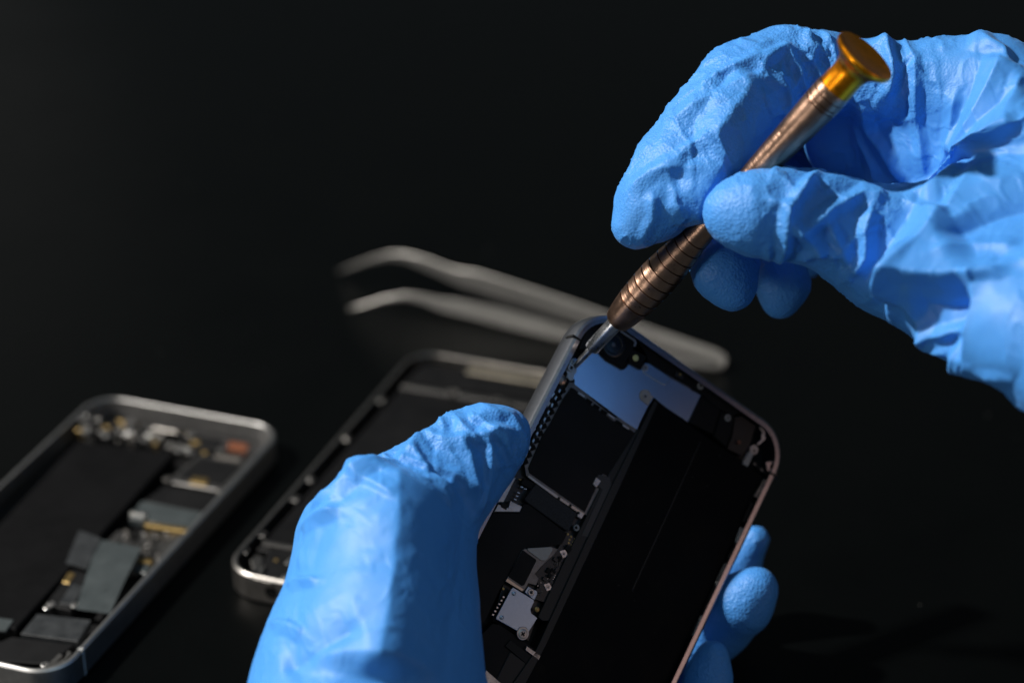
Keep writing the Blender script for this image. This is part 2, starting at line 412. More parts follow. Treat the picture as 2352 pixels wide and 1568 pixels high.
for p in (838, 848, 866): DPROF += [(p, 43.2), (p+1, 40.2), (p+4, 40.2), (p+5, 43.6)]
DPROF += [(884, 43), (887, 41)]
KPROF = [(886, 38), (888, 41.5), (925, 41), (942, 43), (954, 48), (963, 57), (971, 68), (977, 75.5), (983, 78.5), (988, 78.5), (991, 76), (989, 70), (984, 50), (980, 25), (979, 1)]
def cut_driver(P, D):
    x, y, z = [P[i]-D0[i] for i in range(3)]
    t = x*DA[0]+y*DA[1]+z*DA[2]
    q = np.sqrt(np.maximum(x*x+y*y+z*z-t*t, 0))
    pr = [(drv_mm(a), r*(D0+DA*drv_mm(a))[2]/F) for a, r in DPROF+KPROF[:-4]]
    tt = np.array([a for a, _ in pr]); rr = np.array([r for _, r in pr]); o = np.argsort(tt)
    R = np.interp(t, tt[o], rr[o], left=0)
    d = np.where(t > 0, q-R-.15, 99)
    d = np.where(t < DL+1, d, 99)
    return np.maximum(D, -d)
def push_driver(co, lab, labs):
    d = co-D0; t = d@DA; q = d-t[:, None]*DA; r = np.linalg.norm(q, axis=1)
    pr = [(drv_mm(a), r_*(D0+DA*drv_mm(a))[2]/F) for a, r_ in DPROF+KPROF[:-4]]
    tt = np.array([a for a, _ in pr]); rr = np.array([x for _, x in pr]); o = np.argsort(tt)
    R = np.interp(t, tt[o], rr[o])+.12
    m = (t > 0) & (t < DL) & (r < R)
    co = co.copy(); co[m] += q[m]/np.maximum(r[m], 1e-6)[:, None]*(R-r)[m][:, None]
    return co
# ------------------------------------------------------------------ right hand
R_limbs = {
 'index': [(1456, 522, 526, 50), (1500, 472, 526, 84), (1560, 400, 528, 100), (1630, 310, 532, 110), (1712, 215, 538, 114), (1800, 163, 542, 98), (1900, 165, 543, 84), (2020, 183, 540, 84), (2150, 190, 538, 92), (2270, 205, 535, 112)],
 'middle': [(1686, 668, 535, 46), (1668, 626, 536, 73), (1645, 520, 552, 80), (1660, 380, 562, 86), (1735, 250, 566, 98), (1850, 190, 566, 95), (2000, 190, 566, 90), (2220, 240, 560, 105)],
 'ring': [(1791, 699, 555, 33), (1796, 662, 555, 57), (1775, 540, 566, 70), (1810, 400, 580, 80), (1890, 300, 584, 100), (2050, 290, 584, 100), (2270, 330, 570, 100)],
 'little': [(1850, 590, 585, 50), (1900, 480, 596, 62), (2050, 420, 600, 72), (2320, 480, 592, 85)],
 'thumb': [(1674, 488, 512, 57), (1722, 490, 512, 93), (1790, 492, 514, 98), (1880, 505, 516, 102), (1960, 535, 518, 112), (2060, 570, 521, 132), (2190, 610, 526, 165)],
}
R_palm = [
 [(2270, 215, 536, 112), (2400, 350, 532, 190), (2720, 560, 520, 270), (3100, 760, 475, 320)],
 [(1960, 320, 556, 112), (2150, 350, 546, 115), (2350, 450, 545, 150), (2600, 600, 530, 240)],
 [(2070, 600, 517, 128), (2250, 672, 508, 150), (2500, 785, 488, 190), (3100, 1010, 430, 280)],
 [(2220, 560, 520, 130), (2400, 590, 510, 190), (2700, 700, 485, 240)],
 [(2180, 240, 547, 105), (2300, 330, 543, 120), (2400, 450, 532, 150)],
]
R_folds = [
 # (polyline, height mm, width left px, width right px, limbs, power)
 # index finger: long crest down its middle, diagonal creases, crumpled knuckle
 ([(1742, 172), (1690, 240), (1645, 300), (1640, 370), (1600, 440), (1560, 520)], 2.8, 120, 50, 'index', 1.0),
 ([(1742, 172), (1800, 215), (1815, 290)], 1.0, 34, 22, 'index'),
 ([(1500, 385), (1545, 370), (1600, 330), (1650, 300)], .8, 20, 26, 'index'),
 ([(1440, 440), (1500, 395), (1560, 382), (1610, 390)], .9, 22, 26, 'index'),
 ([(1530, 295), (1590, 250), (1660, 215), (1740, 172)], 1.0, 26, 30, 'index'),
 ([(1580, 240), (1640, 190), (1720, 140), (1800, 118), (1880, 120)], 1.1, 22, 28, 'index'),
 ([(1745, 170), (1760, 140), (1800, 120), (1830, 160), (1850, 230)], 1.0, 18, 20, 'index'),
 ([(1560, 520), (1545, 470), (1550, 420)], .7, 20, 14, 'index'),
 ([(1470, 560), (1500, 500), (1500, 440)], .6, 20, 20, 'index'),
 ([(1840, 70), (1862, 110), (1900, 130)], .9, 14, 18, 'index'),
 ([(1880, 75), (1910, 110), (1925, 160), (1905, 210)], 1.0, 14, 22, 'index'),
 ([(1690, 90), (1740, 110), (1780, 100)], .7, 16, 16, 'index'),
 ([(1640, 200), (1655, 170), (1700, 150)], .7, 14, 18, 'index'),
 ([(1600, 300), (1630, 330), (1640, 380)], .6, 14, 18, 'index'),
 ([(1850, 120), (1880, 170), (1870, 230)], .9, 18, 18, 'index'),
 # base of the index finger
 ([(2005, 75), (2035, 110), (2050, 170), (2030, 240)], 1.6, 24, 26, 'index,middle,palm'),
 ([(1970, 230), (2000, 310), (2050, 390), (2090, 430)], 1.2, 22, 26, 'index,palm,ring,middle'),
 ([(1960, 270), (1975, 330), (2010, 400), (2020, 430)], 1.0, 16, 22, None),
 ([(2080, 100), (2103, 140), (2108, 250), (2120, 350), (2130, 420)], 1.0, 18, 26, None),
 ([(2200, 200), (2185, 290), (2180, 350), (2150, 410)], .9, 16, 26, None),
 ([(2296, 130), (2275, 210), (2235, 300), (2190, 370)], 2.6, 110, 40, None, 1.0),
 ([(2220, 85), (2260, 90), (2300, 120), (2330, 160)], 1.4, 22, 30, 'index,palm'),
 # web between thumb and palm
 ([(2352, 270), (2300, 340), (2240, 400), (2150, 450), (2060, 465)], 2.6, 36, 52, None),
 ([(2420, 250), (2330, 335), (2250, 420), (2190, 490), (2120, 590), (2050, 700)], 5.0, 150, 80, None, 1.0),
 ([(2060, 465), (2120, 500), (2190, 520), (2250, 480)], 1.2, 22, 26, None),
 # thumb creases
 ([(1760, 395), (1795, 415), (1830, 440), (1880, 400)], .7, 18, 20, 'thumb'),
 ([(1880, 400), (1830, 450), (1806, 480), (1800, 560), (1790, 600)], 1.6, 26, 20, 'thumb'),
 ([(1762, 462), (1800, 470), (1812, 500)], .9, 14, 16, 'thumb'),
 ([(1806, 500), (1850, 540), (1900, 590)], 1.3, 20, 22, 'thumb'),
 ([(1800, 540), (1860, 520), (1910, 480), (1980, 450), (2050, 470)], 1.3, 24, 24, 'thumb,palm'),
 ([(2005, 470), (1985, 530), (1990, 590), (1960, 640)], 1.8, 30, 22, 'thumb,palm'),
 ([(1810, 580), (1770, 610), (1760, 560)], .8, 16, 18, 'thumb'),
 ([(1900, 500), (1925, 560), (1960, 610), (1930, 650)], 1.1, 22, 18, 'thumb,palm'),
 ([(1880, 410), (1960, 420), (2040, 460)], .8, 18, 24, 'thumb'),
 ([(1830, 600), (1880, 570), (1940, 590)], .9, 16, 18, 'thumb,palm'),
 # wrist / cuff folds
 ([(2160, 560), (2270, 490), (2420, 420)], -5.0, 125, 125, None, 1.3),
 ([(2105, 690), (2180, 705), (2250, 700)], -2.6, 60, 60, None, 1.3),
 ([(2352, 600), (2300, 630), (2200, 640), (2080, 630), (1990, 690)], 2.2, 26, 60, 'palm,thumb'),
 ([(2250, 620), (2257, 720), (2245, 810), (2190, 790)], 3.2, 110, 36, None, 1.0),
 ([(2110, 560), (2080, 640), (2050, 700), (2060, 750)], 1.8, 30, 22, 'palm,thumb'),
 ([(2060, 650), (2120, 740), (2130, 790), (2200, 800)], 1.6, 26, 30, 'palm'),
 ([(2352, 560), (2240, 560), (2160, 600)], .9, 30, 30, 'palm'),
 ([(2110, 770), (2180, 760), (2240, 745)], 1.5, 18, 24, 'palm'),
 ([(2150, 790), (2230, 820), (2330, 880)], .8, 18, 30, 'palm'),
 ([(2352, 170), (2330, 260), (2345, 340)], .9, 20, 26, 'palm'),
]
def crease(P, seed, sharp=7.0):
    # thin crest lines on an otherwise smooth film, present only in patches
    c = np.exp(-np.abs(vnoise(P, seed))*sharp); m = np.clip(vnoise(P*.45+9, seed+50)*2+.6, 0, 1)
    return c*m
def r_noise(co, U, W, lab, labs):
    n = np.zeros(len(co)); fing = lab != labs.index('palm')
    # crumpled nitrile: creases run mostly across each finger
    q = np.stack([co[:, 0]*.16, co[:, 1]*.10, co[:, 2]*.16], 1)
    wq = q+.35*np.stack([vnoise(q*1.7, s) for s in (1, 2, 3)], 1)
    a = ridged(wq, 21); b = ridged(wq*2.3+5, 31, 2)
    n += np.where(fing, .08, .05)*a+np.where(fing, .02, .01)*b+np.where(fing, .66, .42)*crease(wq*1.1, 71)+np.where(fing, .40, .12)*crease(wq*2.1+3, 72, 6)
    tip = np.minimum.reduce([np.hypot(U-x, W-y) for x, y in ((1678, 665), (1797, 690), (1690, 485))])
    n *= np.clip(tip/90-.35, .12, 1)
    return n
def r_mask(co, U, W, lab, labs):
    base = np.where(lab == labs.index('palm'), .10, .62)
    fade = np.clip((2230-U)/260, 0, 1)
    return base*(.25+.75*fade)*(.6+.6*np.clip(vnoise(co*.12, 9)+.5, 0, 1))
glove('gloved_hand', R_limbs, R_palm, .95, cut_driver, R_folds,
      'hand in a crumpled blue nitrile glove pinching the bronze screwdriver', 'gloved hand', r_mask, r_noise, mat_=M_glove, post=push_driver)
# ------------------------------------------------------------------ held phone plane
HC = np.array([[.782, -.440, -.441], [.533, .839, .107], [.323, -.319, .891]])
HC[:, 0] /= np.linalg.norm(HC[:, 0]); HC[:, 1] -= HC[:, 0]*(HC[:, 0]@HC[:, 1]); HC[:, 1] /= np.linalg.norm(HC[:, 1])
HN = np.cross(HC[:, 1], HC[:, 0])
if HN[2] > 0: HN = -HN
HO = CP+CM@np.array([18.45, -9.82, 550.0])
HP = Plane(HO, CM@HC[:, 0], CM@HC[:, 1], CM@HN)
HW, HL, HT = 61.7, 128.0, 7.1
# ------------------------------------------------------------------ left hand
L_limbs = {
 'thumb': [(1168, 988, 527, 46), (1128, 1014, 526, 84), (1080, 1052, 525, 100), (1032, 1098, 523, 114), (960, 1160, 521, 134), (890, 1270, 517, 186)],
 'index': [(1736, 1238, 576, 33), (1692, 1300, 580, 50), (1600, 1420, 580, 58), (1400, 1520, 565, 70)],
 'middle': [(1738, 1350, 560, 50), (1706, 1384, 562, 68), (1655, 1432, 568, 70), (1580, 1510, 572, 74), (1420, 1590, 560, 80)],
 'ring': [(1636, 1508, 553, 40), (1626, 1560, 553, 52), (1590, 1680, 553, 60), (1420, 1740, 548, 75)],
}
L_palm = [
 [(893, 1270, 517, 182), (872, 1420, 511, 208), (840, 1590, 503, 244), (790, 1900, 487, 290), (700, 2300, 470, 300)],
 [(880, 1620, 512, 200), (1040, 1700, 532, 120), (1250, 1620, 548, 100), (1420, 1600, 556, 95)],
 [(770, 1222, 520, 54), (845, 1330, 515, 140)],
 [(900, 1800, 500, 240), (1250, 1800, 530, 130), (1420, 1740, 545, 95)],
]
L_folds = [
 ([(925, 1075), (912, 1130), (905, 1250), (893, 1360), (880, 1440), (862, 1568)], 4.2, 150, 200, None, 1.0),
 ([(915, 1078), (950, 1035), (975, 1005)], 1.6, 26, 40, 'thumb'),
 ([(800, 1118), (860, 1085), (915, 1078)], 1.3, 18, 40, None),
 ([(720, 1170), (790, 1145), (850, 1110), (905, 1082)], 1.5, 30, 22, None),
 ([(1040, 948), (1060, 985), (1090, 1005), (1140, 990), (1190, 1010)], 1.2, 22, 24, 'thumb'),
 ([(1048, 940), (1010, 985), (960, 1020)], .9, 20, 24, 'thumb'),
 ([(1075, 930), (1130, 945), (1170, 960), (1195, 1010), (1198, 1060)], .9, 22, 22, 'thumb'),
 ([(985, 1000), (1040, 1015), (1085, 1010)], .9, 16, 24, 'thumb'),
 ([(945, 1060), (1000, 1075), (1060, 1100), (1110, 1130)], .8, 20, 30, 'thumb'),
 ([(950, 1030), (965, 1060), (985, 1100)], 1.0, 18, 26, 'thumb'),
 ([(1050, 1000), (1080, 1050), (1090, 1110), (1085, 1180)], .9, 24, 24, 'thumb'),
 ([(1120, 990), (1130, 1040), (1150, 1090)], .7, 20, 20, 'thumb'),
 ([(690, 1215), (740, 1190), (800, 1180)], 1.0, 18, 26, None),
 ([(690, 1330), (700, 1260), (730, 1200), (800, 1160)], .7, 16, 36, None),
 ([(915, 1085), (1000, 1110), (1060, 1125)], .7, 16, 30, None),
 ([(655, 1350), (690, 1335), (740, 1340)], 1.0, 14, 22, None),
 ([(620, 1425), (660, 1432), (700, 1455)], .8, 14, 30, None),
 ([(640, 1540), (740, 1490), (840, 1450)], -1.6, 80, 80, None, 1.2),
 ([(1085, 1185), (1118, 1110), (1122, 1045)], .8, 10, 26, 'thumb'),
 ([(1180, 1060), (1150, 1000), (1100, 965), (1060, 960)], .7, 9, 24, 'thumb'),
 ([(930, 1060), (985, 1090), (1050, 1150)], .8, 10, 30, 'thumb'),
 ([(880, 1050), (900, 1064), (915, 1078)], .9, 12, 20, None),
 ([(905, 1180), (850, 1140), (800, 1125)], .7, 10, 30, None),
]
def l_noise(co, U, W, lab, labs):
    q = np.stack([co[:, 0]*.12, co[:, 1]*.10, co[:, 2]*.12], 1)
    wq = q+.3*np.stack([vnoise(q*1.7, s) for s in (4, 5, 6)], 1)
    a = ridged(wq, 51, 2); b = ridged(wq*2.4+5, 61, 2)
    th = (lab == labs.index('thumb')); pm = lab == labs.index('palm')
    fi = ~(th | pm)
    return np.where(th, .14, np.where(pm, .12, .04))*a+np.where(th, .06, .01)*b+np.where(th, .55, np.where(pm, .14, .05))*crease(wq*.9, 81)+np.where(th, .35, 0.0)*crease(wq*2.2+3, 82, 6)
def l_mask(co, U, W, lab, labs):
    th = (lab == labs.index('thumb')); pm = lab == labs.index('palm')
    return np.where(th, .6*np.clip((1180-W)/160, .1, 1), np.where(pm, .03, .7))
def cut_phone(P, D):
    """the glove is pressed flat against the phone: nothing of it inside the phone's body"""
    O, X, Y, N = [CM.T@(a) for a in (HP.O-CP, HP.X, HP.Y, HP.N)]
    x, y, z = [P[i]-O[i] for i in range(3)]
    a = x*X[0]+y*X[1]+z*X[2]; b = x*Y[0]+y*Y[1]+z*Y[2]; c = x*N[0]+y*N[1]+z*N[2]
    d = np.maximum(np.maximum(np.abs(a-HW/2)-HW/2, np.abs(b-HL/2)-HL/2), np.abs(c+HT/2)-HT/2)-.15
    return np.maximum(D, -d)
glove('gloved_hand', L_limbs, L_palm, .95, cut_phone, L_folds,
      'hand in a smooth blue nitrile glove holding the tilted phone by its left edge', 'gloved hand', l_mask, l_noise, mat_=M_glove)
# ------------------------------------------------------------------ screwdriver
def cam_lathe(name, prof, m, parent, seg=56, rot=0.0, hexa=False):
    a = np.cross(DA, [0, 0, 1.0]); a /= np.linalg.norm(a); b = np.cross(DA, a); V = []
    for p, r in prof:
        t = drv_mm(p); c = D0+DA*t; rr = r*c[2]/F
        for k in range(seg):
            th = 2*math.pi*k/seg+rot; q = c+(a*math.cos(th)+b*math.sin(th))*rr; V.append(CP+CM@q)
    Fc = [(k*seg+i, k*seg+(i+1) % seg, (k+1)*seg+(i+1) % seg, (k+1)*seg+i) for k in range(len(prof)-1) for i in range(seg)]
    Fc += [tuple(range(seg))[::-1], tuple(range((len(prof)-1)*seg, len(prof)*seg))]
    return mesh_obj(name, V, Fc, m, ORIG[0], parent, sharp=30)
def metal_rings(name, col, rough, scale, strength):
    m = bpy.data.materials.new(name); m.use_nodes = True; nt = m.node_tree; L = nt.links; b = nt.nodes['Principled BSDF']
    b.inputs['Metallic'].default_value = 1; b.inputs['Roughness'].default_value = rough
    tc = nd(nt, 'ShaderNodeTexCoord'); ax = CM@DA
    dt = nd(nt, 'ShaderNodeVectorMath', _operation='DOT_PRODUCT'); dt.inputs[1].default_value = tuple(ax*scale); L.new(tc.outputs['Object'], dt.inputs[0])
    n1 = nd(nt, 'ShaderNodeTexNoise', _noise_dimensions='1D', Scale=1.0, Detail=2.0); L.new(dt.outputs['Value'], n1.inputs['W'])
    n2 = nd(nt, 'ShaderNodeTexNoise', Scale=350.0, Detail=8.0, Roughness=.7); L.new(tc.outputs['Object'], n2.inputs['Vector'])
    bp = nd(nt, 'ShaderNodeBump', Strength=strength, Distance=.00008); L.new(n1.outputs[0], bp.inputs['Height'])
    bp2 = nd(nt, 'ShaderNodeBump', Strength=.12, Distance=.0002); L.new(n2.outputs[0], bp2.inputs['Height']); L.new(bp.outputs[0], bp2.inputs['Normal']); L.new(bp2.outputs[0], b.inputs['Normal'])
    mr = nd(nt, 'ShaderNodeMapRange'); mr.inputs[1].default_value = .35; mr.inputs[2].default_value = .65; mr.inputs[3].default_value = .8; mr.inputs[4].default_value = 1.12
    L.new(n2.outputs[0], mr.inputs[0]); vm = nd(nt, 'ShaderNodeVectorMath', _operation='SCALE'); vm.inputs[0].default_value = col; L.new(mr.outputs[0], vm.inputs['Scale']); L.new(vm.outputs[0], b.inputs['Base Color'])
    mr2 = nd(nt, 'ShaderNodeMapRange'); mr2.inputs[1].default_value = .3; mr2.inputs[2].default_value = .7; mr2.inputs[3].default_value = rough-.06; mr2.inputs[4].default_value = rough+.1
    L.new(n2.outputs[0], mr2.inputs[0]); L.new(mr2.outputs[0], b.inputs['Roughness'])
    return m
M_bronze = metal_rings('bronze_grip', (.33, .205, .145), .31, 5200, .55)
M_knob = metal_rings('amber_anodised', (.86, .29, .01), .30, 1500, .03)
M_shank = metal_rings('polished_shank', (.52, .52, .53), .27, 2500, .12)
ORIG[0] = CP+CM@D0
sd = thing('screwdriver', ORIG[0], 'precision screwdriver with ringed bronze grip and amber swivel knob', 'screwdriver')
i0 = next(i for i, p in enumerate(DPROF) if p[0] == 150.5)
j0 = next(i for i, p in enumerate(DPROF) if p[0] == 68)
cam_lathe('bit', DPROF[:j0], M_shank, sd, 18)
cam_lathe('shank', [(67.5, 9)]+DPROF[j0:i0], M_shank, sd)
cam_lathe('grip', [(150.2, 14)]+DPROF[i0:], M_bronze, sd)
cam_lathe('swivel_knob', KPROF, M_knob, sd, 72)
# ------------------------------------------------------------------ held phone
def C2(x, y): return (1062.3+x*.5792, 660.3+y*.5792)
def A1(x, y): return (1148.4+.20139*x, 689+.20139*y)
def A2(x, y): return (1435.5+.21976*x, 803.9+.21976*y)
def A3(x, y): return (1062.3+.21968*x, 1091+.21968*y)
ORIG[0] = HP.P(HW/2, HL/2, -HT)
hp = thing('opened_phone', ORIG[0], 'opened phone held tilted between the gloved fingers under the screwdriver tip', 'phone')
def hpoly(pts, h): return [HP.px(*p, h) for p in pts]
def hpr(name, pts, top, bot, m, parent=hp, bevel=.08): return prism(name, HP, hpoly(pts, top), top, bot, m, parent, bevel)
fr = ring_frame('frame', HP, HW, HL, 9.6, M_alu, hp, HT, wall=1.7)
# split off the rim of the top and right side as its own rosier metal: thin polished lip
V = []; n = 0
for off, h in ((.95, .02), (1.95, .02)):
    pts = rrect(off, off, HW-off, HL-off, 9.6-off); n = len(pts); V += [HP.P(x, y, h) for x, y in pts]
for off, h in ((.95, -.05), (1.95, -.05)):
    pts = rrect(off, off, HW-off, HL-off, 9.6-off); V += [HP.P(x, y, h) for x, y in pts]
Fc = []
for i in range(n):
    j = (i+1) % n; Fc += [(i, j, n+j, n+i), (i, j, 2*n+j, 2*n+i), (n+i, n+j, 3*n+j, 3*n+i)]
mesh_obj('rim_lip', V, Fc, M_rose, ORIG[0], hp, smooth=True, sharp=30)
prism('housing_floor', HP, rrect(1.7, 1.7, HW-1.7, HL-1.7, 8), -HT+1.2, -HT+.1, M_floor, hp, .05)
for (x, y, a, ln) in ((.9, 10.2, 0, 2.3), (HW-.9, 10.4, 0, 2.3), ):
    prism('antenna_break', HP, rect(x, y, ln, .55, a), .06, -3.5, M_rub, hp, .02)
# battery
BT = [(765, 445), (905, 532), (1110, 692), (1205, 742), (1180, 830), (1060, 1110), (930, 1390), (760, 1750), (180, 1750), (310, 1440), (480, 1080), (620, 760)]
bat = hpr('battery', [C2(*p) for p in [(765, 447), (1198, 745), (760, 1690), (185, 1660)]], -1.5, -5.6, M_batt, hp, .35)
hpr('wrap_seam', [C2(*p) for p in [(941, 612), (944, 613), (800, 930), (675, 1200), (672, 1198), (797, 928)]], -1.46, -1.7, M_batt_side, bat, .02)
rs_ = random.Random(9)
for _ in range(14):
    x, y = rs_.uniform(420, 1100), rs_.uniform(620, 1450)
    if y < 445+(x-765)*.68+40 or x < 765-(y-447)*.45: continue
    e = rs_.uniform(1.0, 2.2); hpr('dust_speck', [C2(x-e, y-e*.6), C2(x+e, y-e), C2(x+e*.6, y+e)], -1.43, -1.6, M_cer, bat, .01)
hpr('battery_flap', [C2(*p) for p in [(762, 448), (776, 458), (620, 800), (330, 1420), (200, 1665), (150, 1640), (290, 1440), (590, 790)]], -1.2, -5.0, M_batt_side, bat, .12)
hpr('wall_strip', [C2(*p) for p in [(695, 560), (712, 568), (590, 800), (470, 1060), (350, 1320), (318, 1320), (300, 1305), (430, 1030), (560, 770)]], -1.6, -5.4, M_batt_side, hp, .1)
# large shield plate reflecting the gloves
PL = [A1(745, 800), A1(790, 730), A1(820, 668), A1(862, 660), A1(905, 700), A1(1000, 640), A1(1080, 585), A1(1110, 600), A1(1290, 712), A1(1380, 780), A1(1440, 770), A1(1470, 725),
      A1(1600, 800), A1(1645, 722), A1(1690, 700), A1(1960, 880), A1(1990, 868), A2(590, 310), A2(650, 362), A2(672, 385), A2(700, 398), A2(738, 440), A2(798, 465),
      A2(662, 752), A2(555, 682), A2(430, 600), A2(302, 495), A2(240, 590), A2(165, 740), A2(130, 825), A1(1555, 1475), A1(1420, 1385), A1(850, 962), A1(850, 900), A1(790, 905), A1(755, 840)]
pla = hpr('shield_plate', PL, -1.9, -2.3, M_plate, hp, .06)
hpr('plate_step', [A1(*p) for p in [(1625, 770), (1650, 725), (1700, 715), (1945, 880), (1930, 930), (1890, 968), (1850, 960), (1640, 830)]], -1.72, -1.95, M_plate, pla, .12)
# tab with screw on the plate
def scr(pt, h, r, m=None, par=hp): x, y = HP.px(*pt, h); return screw(HP, x, y, h, r, m or M_steel, par, M_dark)
def tabdisc(pt, h, r, m, par=hp, nm='washer'): x, y = HP.px(*pt, h); return lathe(nm, HP, x, y, [(r, h-.5), (r, h-.08), (r*.94, h)], m, par, 24)
tabdisc(A1(1660, 1090), -1.62, 1.45, M_cream); scr(A1(1660, 1095), -1.5, .72)
hpr('washer_tab', [A1(*p) for p in [(1650, 1040), (1752, 1100), (1690, 1200), (1620, 1140)]], -1.64, -1.9, M_cream)
tabdisc(A1(1660, 770), -1.55, .8, M_steel); scr(A1(1660, 772), -1.45, .6)
scr(A2(793, 372), -.9, .85, M_cream); scr(A2(1078, 706), -.9, .8, M_cream); scr(A2(1350, 1050), -1.0, .9)
scr(A3(720, 1222), -1.2, .85); scr(A3(1060, 820), -1.8, .6); scr(A3(895, 1165), -1.8, .6)
scr(C2(240, 1372), -1.0, 1.15, M_steel)
scr(A1(815, 772), -1.2, .95, M_steel)
tabdisc(A1(820, 790), -1.5, 1.3, M_steel)
hpr('corner_bracket', [A1(*p) for p in [(745, 800), (800, 830), (850, 850), (835, 915), (800, 920), (760, 880), (770, 840)]], -1.35, -2.4, M_steel)
# camera module
camm = hpr('camera_module', [A1(*p) for p in [(1180, 470), (1330, 300), (1560, 440), (1555, 520), (1450, 690), (1400, 790), (1230, 690), (1140, 600)]], -1.0, -5.5, M_black, hp, .3)
x, y = HP.px(*A1(1300, 505), -.7)
lathe('camera_lens', HP, x, y, [(3.0, -1.2), (3.0, -.8), (2.8, -.7), (2.3, -.7), (2.0, -.95), (1.2, -.9), (.5, -.86)], M_lens, camm, 36)
lathe('lens_core', HP, x, y, [(.55, -1.0), (.5, -.78), (.2, -.72)], M_can, camm, 20)
hpr('camera_clip', [A1(*p) for p in [(1380, 340), (1500, 420), (1545, 450), (1560, 490), (1545, 530), (1525, 525), (1538, 490), (1525, 462), (1490, 440), (1375, 362)]], -.85, -1.1, M_steel, camm, .04)
hpr('camera_bracket', [A1(*p) for p in [(1230, 690), (1400, 795), (1425, 790), (1460, 700), (1440, 690), (1405, 760), (1240, 665)]], -1.2, -2.4, M_black)
fm = hpr('flash_module', [A1(*p) for p in [(1480, 590), (1520, 560), (1680, 640), (1610, 790), (1470, 710)]], -1.0, -4.5, M_black, hp, .2)
x, y = HP.px(*A1(1550, 660), -.9); lathe('flash_led', HP, x, y, [(.75, -1.2), (.72, -.85), (.5, -.78)], M_yel, fm, 20)
# dark strip of connectors along the top wall
hpr('top_flex', [A1(1560, 440), A1(1700, 560), A1(2060, 800), A1(2281, 960), A2(740, 430), A2(700, 395), A2(520, 295), A1(1690, 700), A1(1680, 640)], -1.2, -4.0, M_black, hp, .1)
hpr('flex_connector', [A2(*p) for p in [(540, 215), (620, 260), (600, 310), (520, 265)]], -.8, -1.6, M_pcb)
for q, r in ((A2(583, 252), .35), (A2(618, 190), .3), (A2(1198, 962), .42)):
    x, y = HP.px(*q, -.6); lathe('gold_contact', HP, x, y, [(r, -1.2), (r, -.7), (r*.7, -.62)], M_orange if r > .4 else M_gold, hp, 14)
hpr('earpiece_bracket', [A2(*p) for p in [(690, 380), (760, 330), (860, 390), (1000, 480), (1240, 640), (1120, 690), (960, 600), (800, 460)]], -1.3, -4.5, M_black, hp, .15)
hpr('black_cover', [A2(*p) for p in [(802, 470), (970, 590), (1000, 620), (920, 880), (665, 752)]], -1.6, -4.6, M_graph, hp, .1)
hpr('speaker_cover', [A2(*p) for p in [(1010, 640), (1150, 690), (1110, 880), (1060, 1010), (930, 900)]], -1.2, -4.6, M_black, hp, .25)
hpr('side_flex', [A2(*p) for p in [(1150, 700), (1220, 690), (1370, 790), (1300, 1010), (1220, 1100), (1070, 1030), (1120, 900)]], -1.45, -4.6, mat('brown_flex', (.022, .014, .011), .5, 0, .4, var=.3), hp, .1)
hpr('antenna_clip', [A2(*p) for p in [(1400, 800), (1425, 800), (1470, 850), (1460, 900), (1475, 925), (1400, 990), (1375, 985), (1430, 930), (1425, 890), (1440, 860)]], -.8, -1.4, M_tin, hp, .05)
hpr('contact_spring', [A2(*p) for p in [(1300, 1060), (1345, 1085), (1285, 1215), (1235, 1185)]], -.9, -1.8, M_cream, hp, .08)
tabdisc(A2(1350, 1040), -1.05, 1.15, M_steel)
hpr('corner_bracket', [A2(*p) for p in [(1470, 1170), (1530, 1160), (1600, 1200), (1580, 1250), (1540, 1270), (1490, 1260)]], -.7, -1.8, M_rose, hp, .1)
x, y = HP.px(*A2(1548, 1215), -.6); lathe('bracket_hole', HP, x, y, [(.75, -1.0), (.72, -.66)], M_dark, hp, 18)
for k in range(7):
    hpr('connector_block', [A2(1330+k*24, 1150+k*20), A2(1350+k*24, 1166+k*20), A2(1340+k*24, 1190+k*20), A2(1320+k*24, 1174+k*20)], -1.0-.1*(k % 2), -2.0, [M_black, M_can, M_rub][k % 3], hp, .04)
# strips inside the right wall
for k, (a, b, c, d) in enumerate([(1560, 1290, 1440, 1480), (1440, 1440, 1390, 1560)]):
    hpr('wall_connector', [A2(a, b), A2(a+26, b+12), A2(c+36, d+10), A2(c, d)], -.35, -2.5, [M_rose, M_can][k], hp, .05)
side = [((1205, 760), (1165, 830)), ((1150, 850), (1120, 930)), ((1110, 950), (1090, 1010)), ((1085, 1030), (1062, 1070)), ((1050, 1090), (1015, 1160)), ((1010, 1170), (960, 1290)), ((955, 1300), (920, 1380)), ((915, 1390), (890, 1440))]
for k, (a, b) in enumerate(side):
    hpr('side_connector', [C2(a[0]-8, a[1]), C2(a[0]+8, a[1]+4), C2(b[0]+8, b[1]+2), C2(b[0]-8, b[1]-2)], -.6-.2*(k % 3), -2.8, [M_can, M_black, M_steel, M_rub][k % 4], hp, .06)
tabdisc(C2(1017, 1175), -.8, .8, M_steel)
# logic board side
hpr('logic_board', [C2(*p) for p in [(420, 300), (445, 385), (690, 570), (560, 770), (430, 1040), (300, 1290), (262, 1400), (120, 1320), (150, 1210), (230, 1000), (110, 900), (180, 760), (300, 520)]], -3.2, -4.0, M_pcb, hp, .05)
lb = hpr('board_shield', [C2(*p) for p in [(424, 375), (440, 375), (455, 385), (520, 446), (600, 512), (620, 515), (694, 563), (700, 575), (600, 765), (572, 752), (495, 905), (252, 745), (245, 700), (300, 560), (350, 490)]], -2.0, -3.4, M_can, hp, .08)
hpr('graphite_cover', [C2(*p) for p in [(432, 396), (445, 402), (512, 465), (598, 528), (618, 530), (688, 578), (590, 748), (556, 738), (486, 888), (268, 735), (262, 715), (318, 585), (345, 545), (400, 440)]], -1.75, -2.2, M_graph, lb, .06)
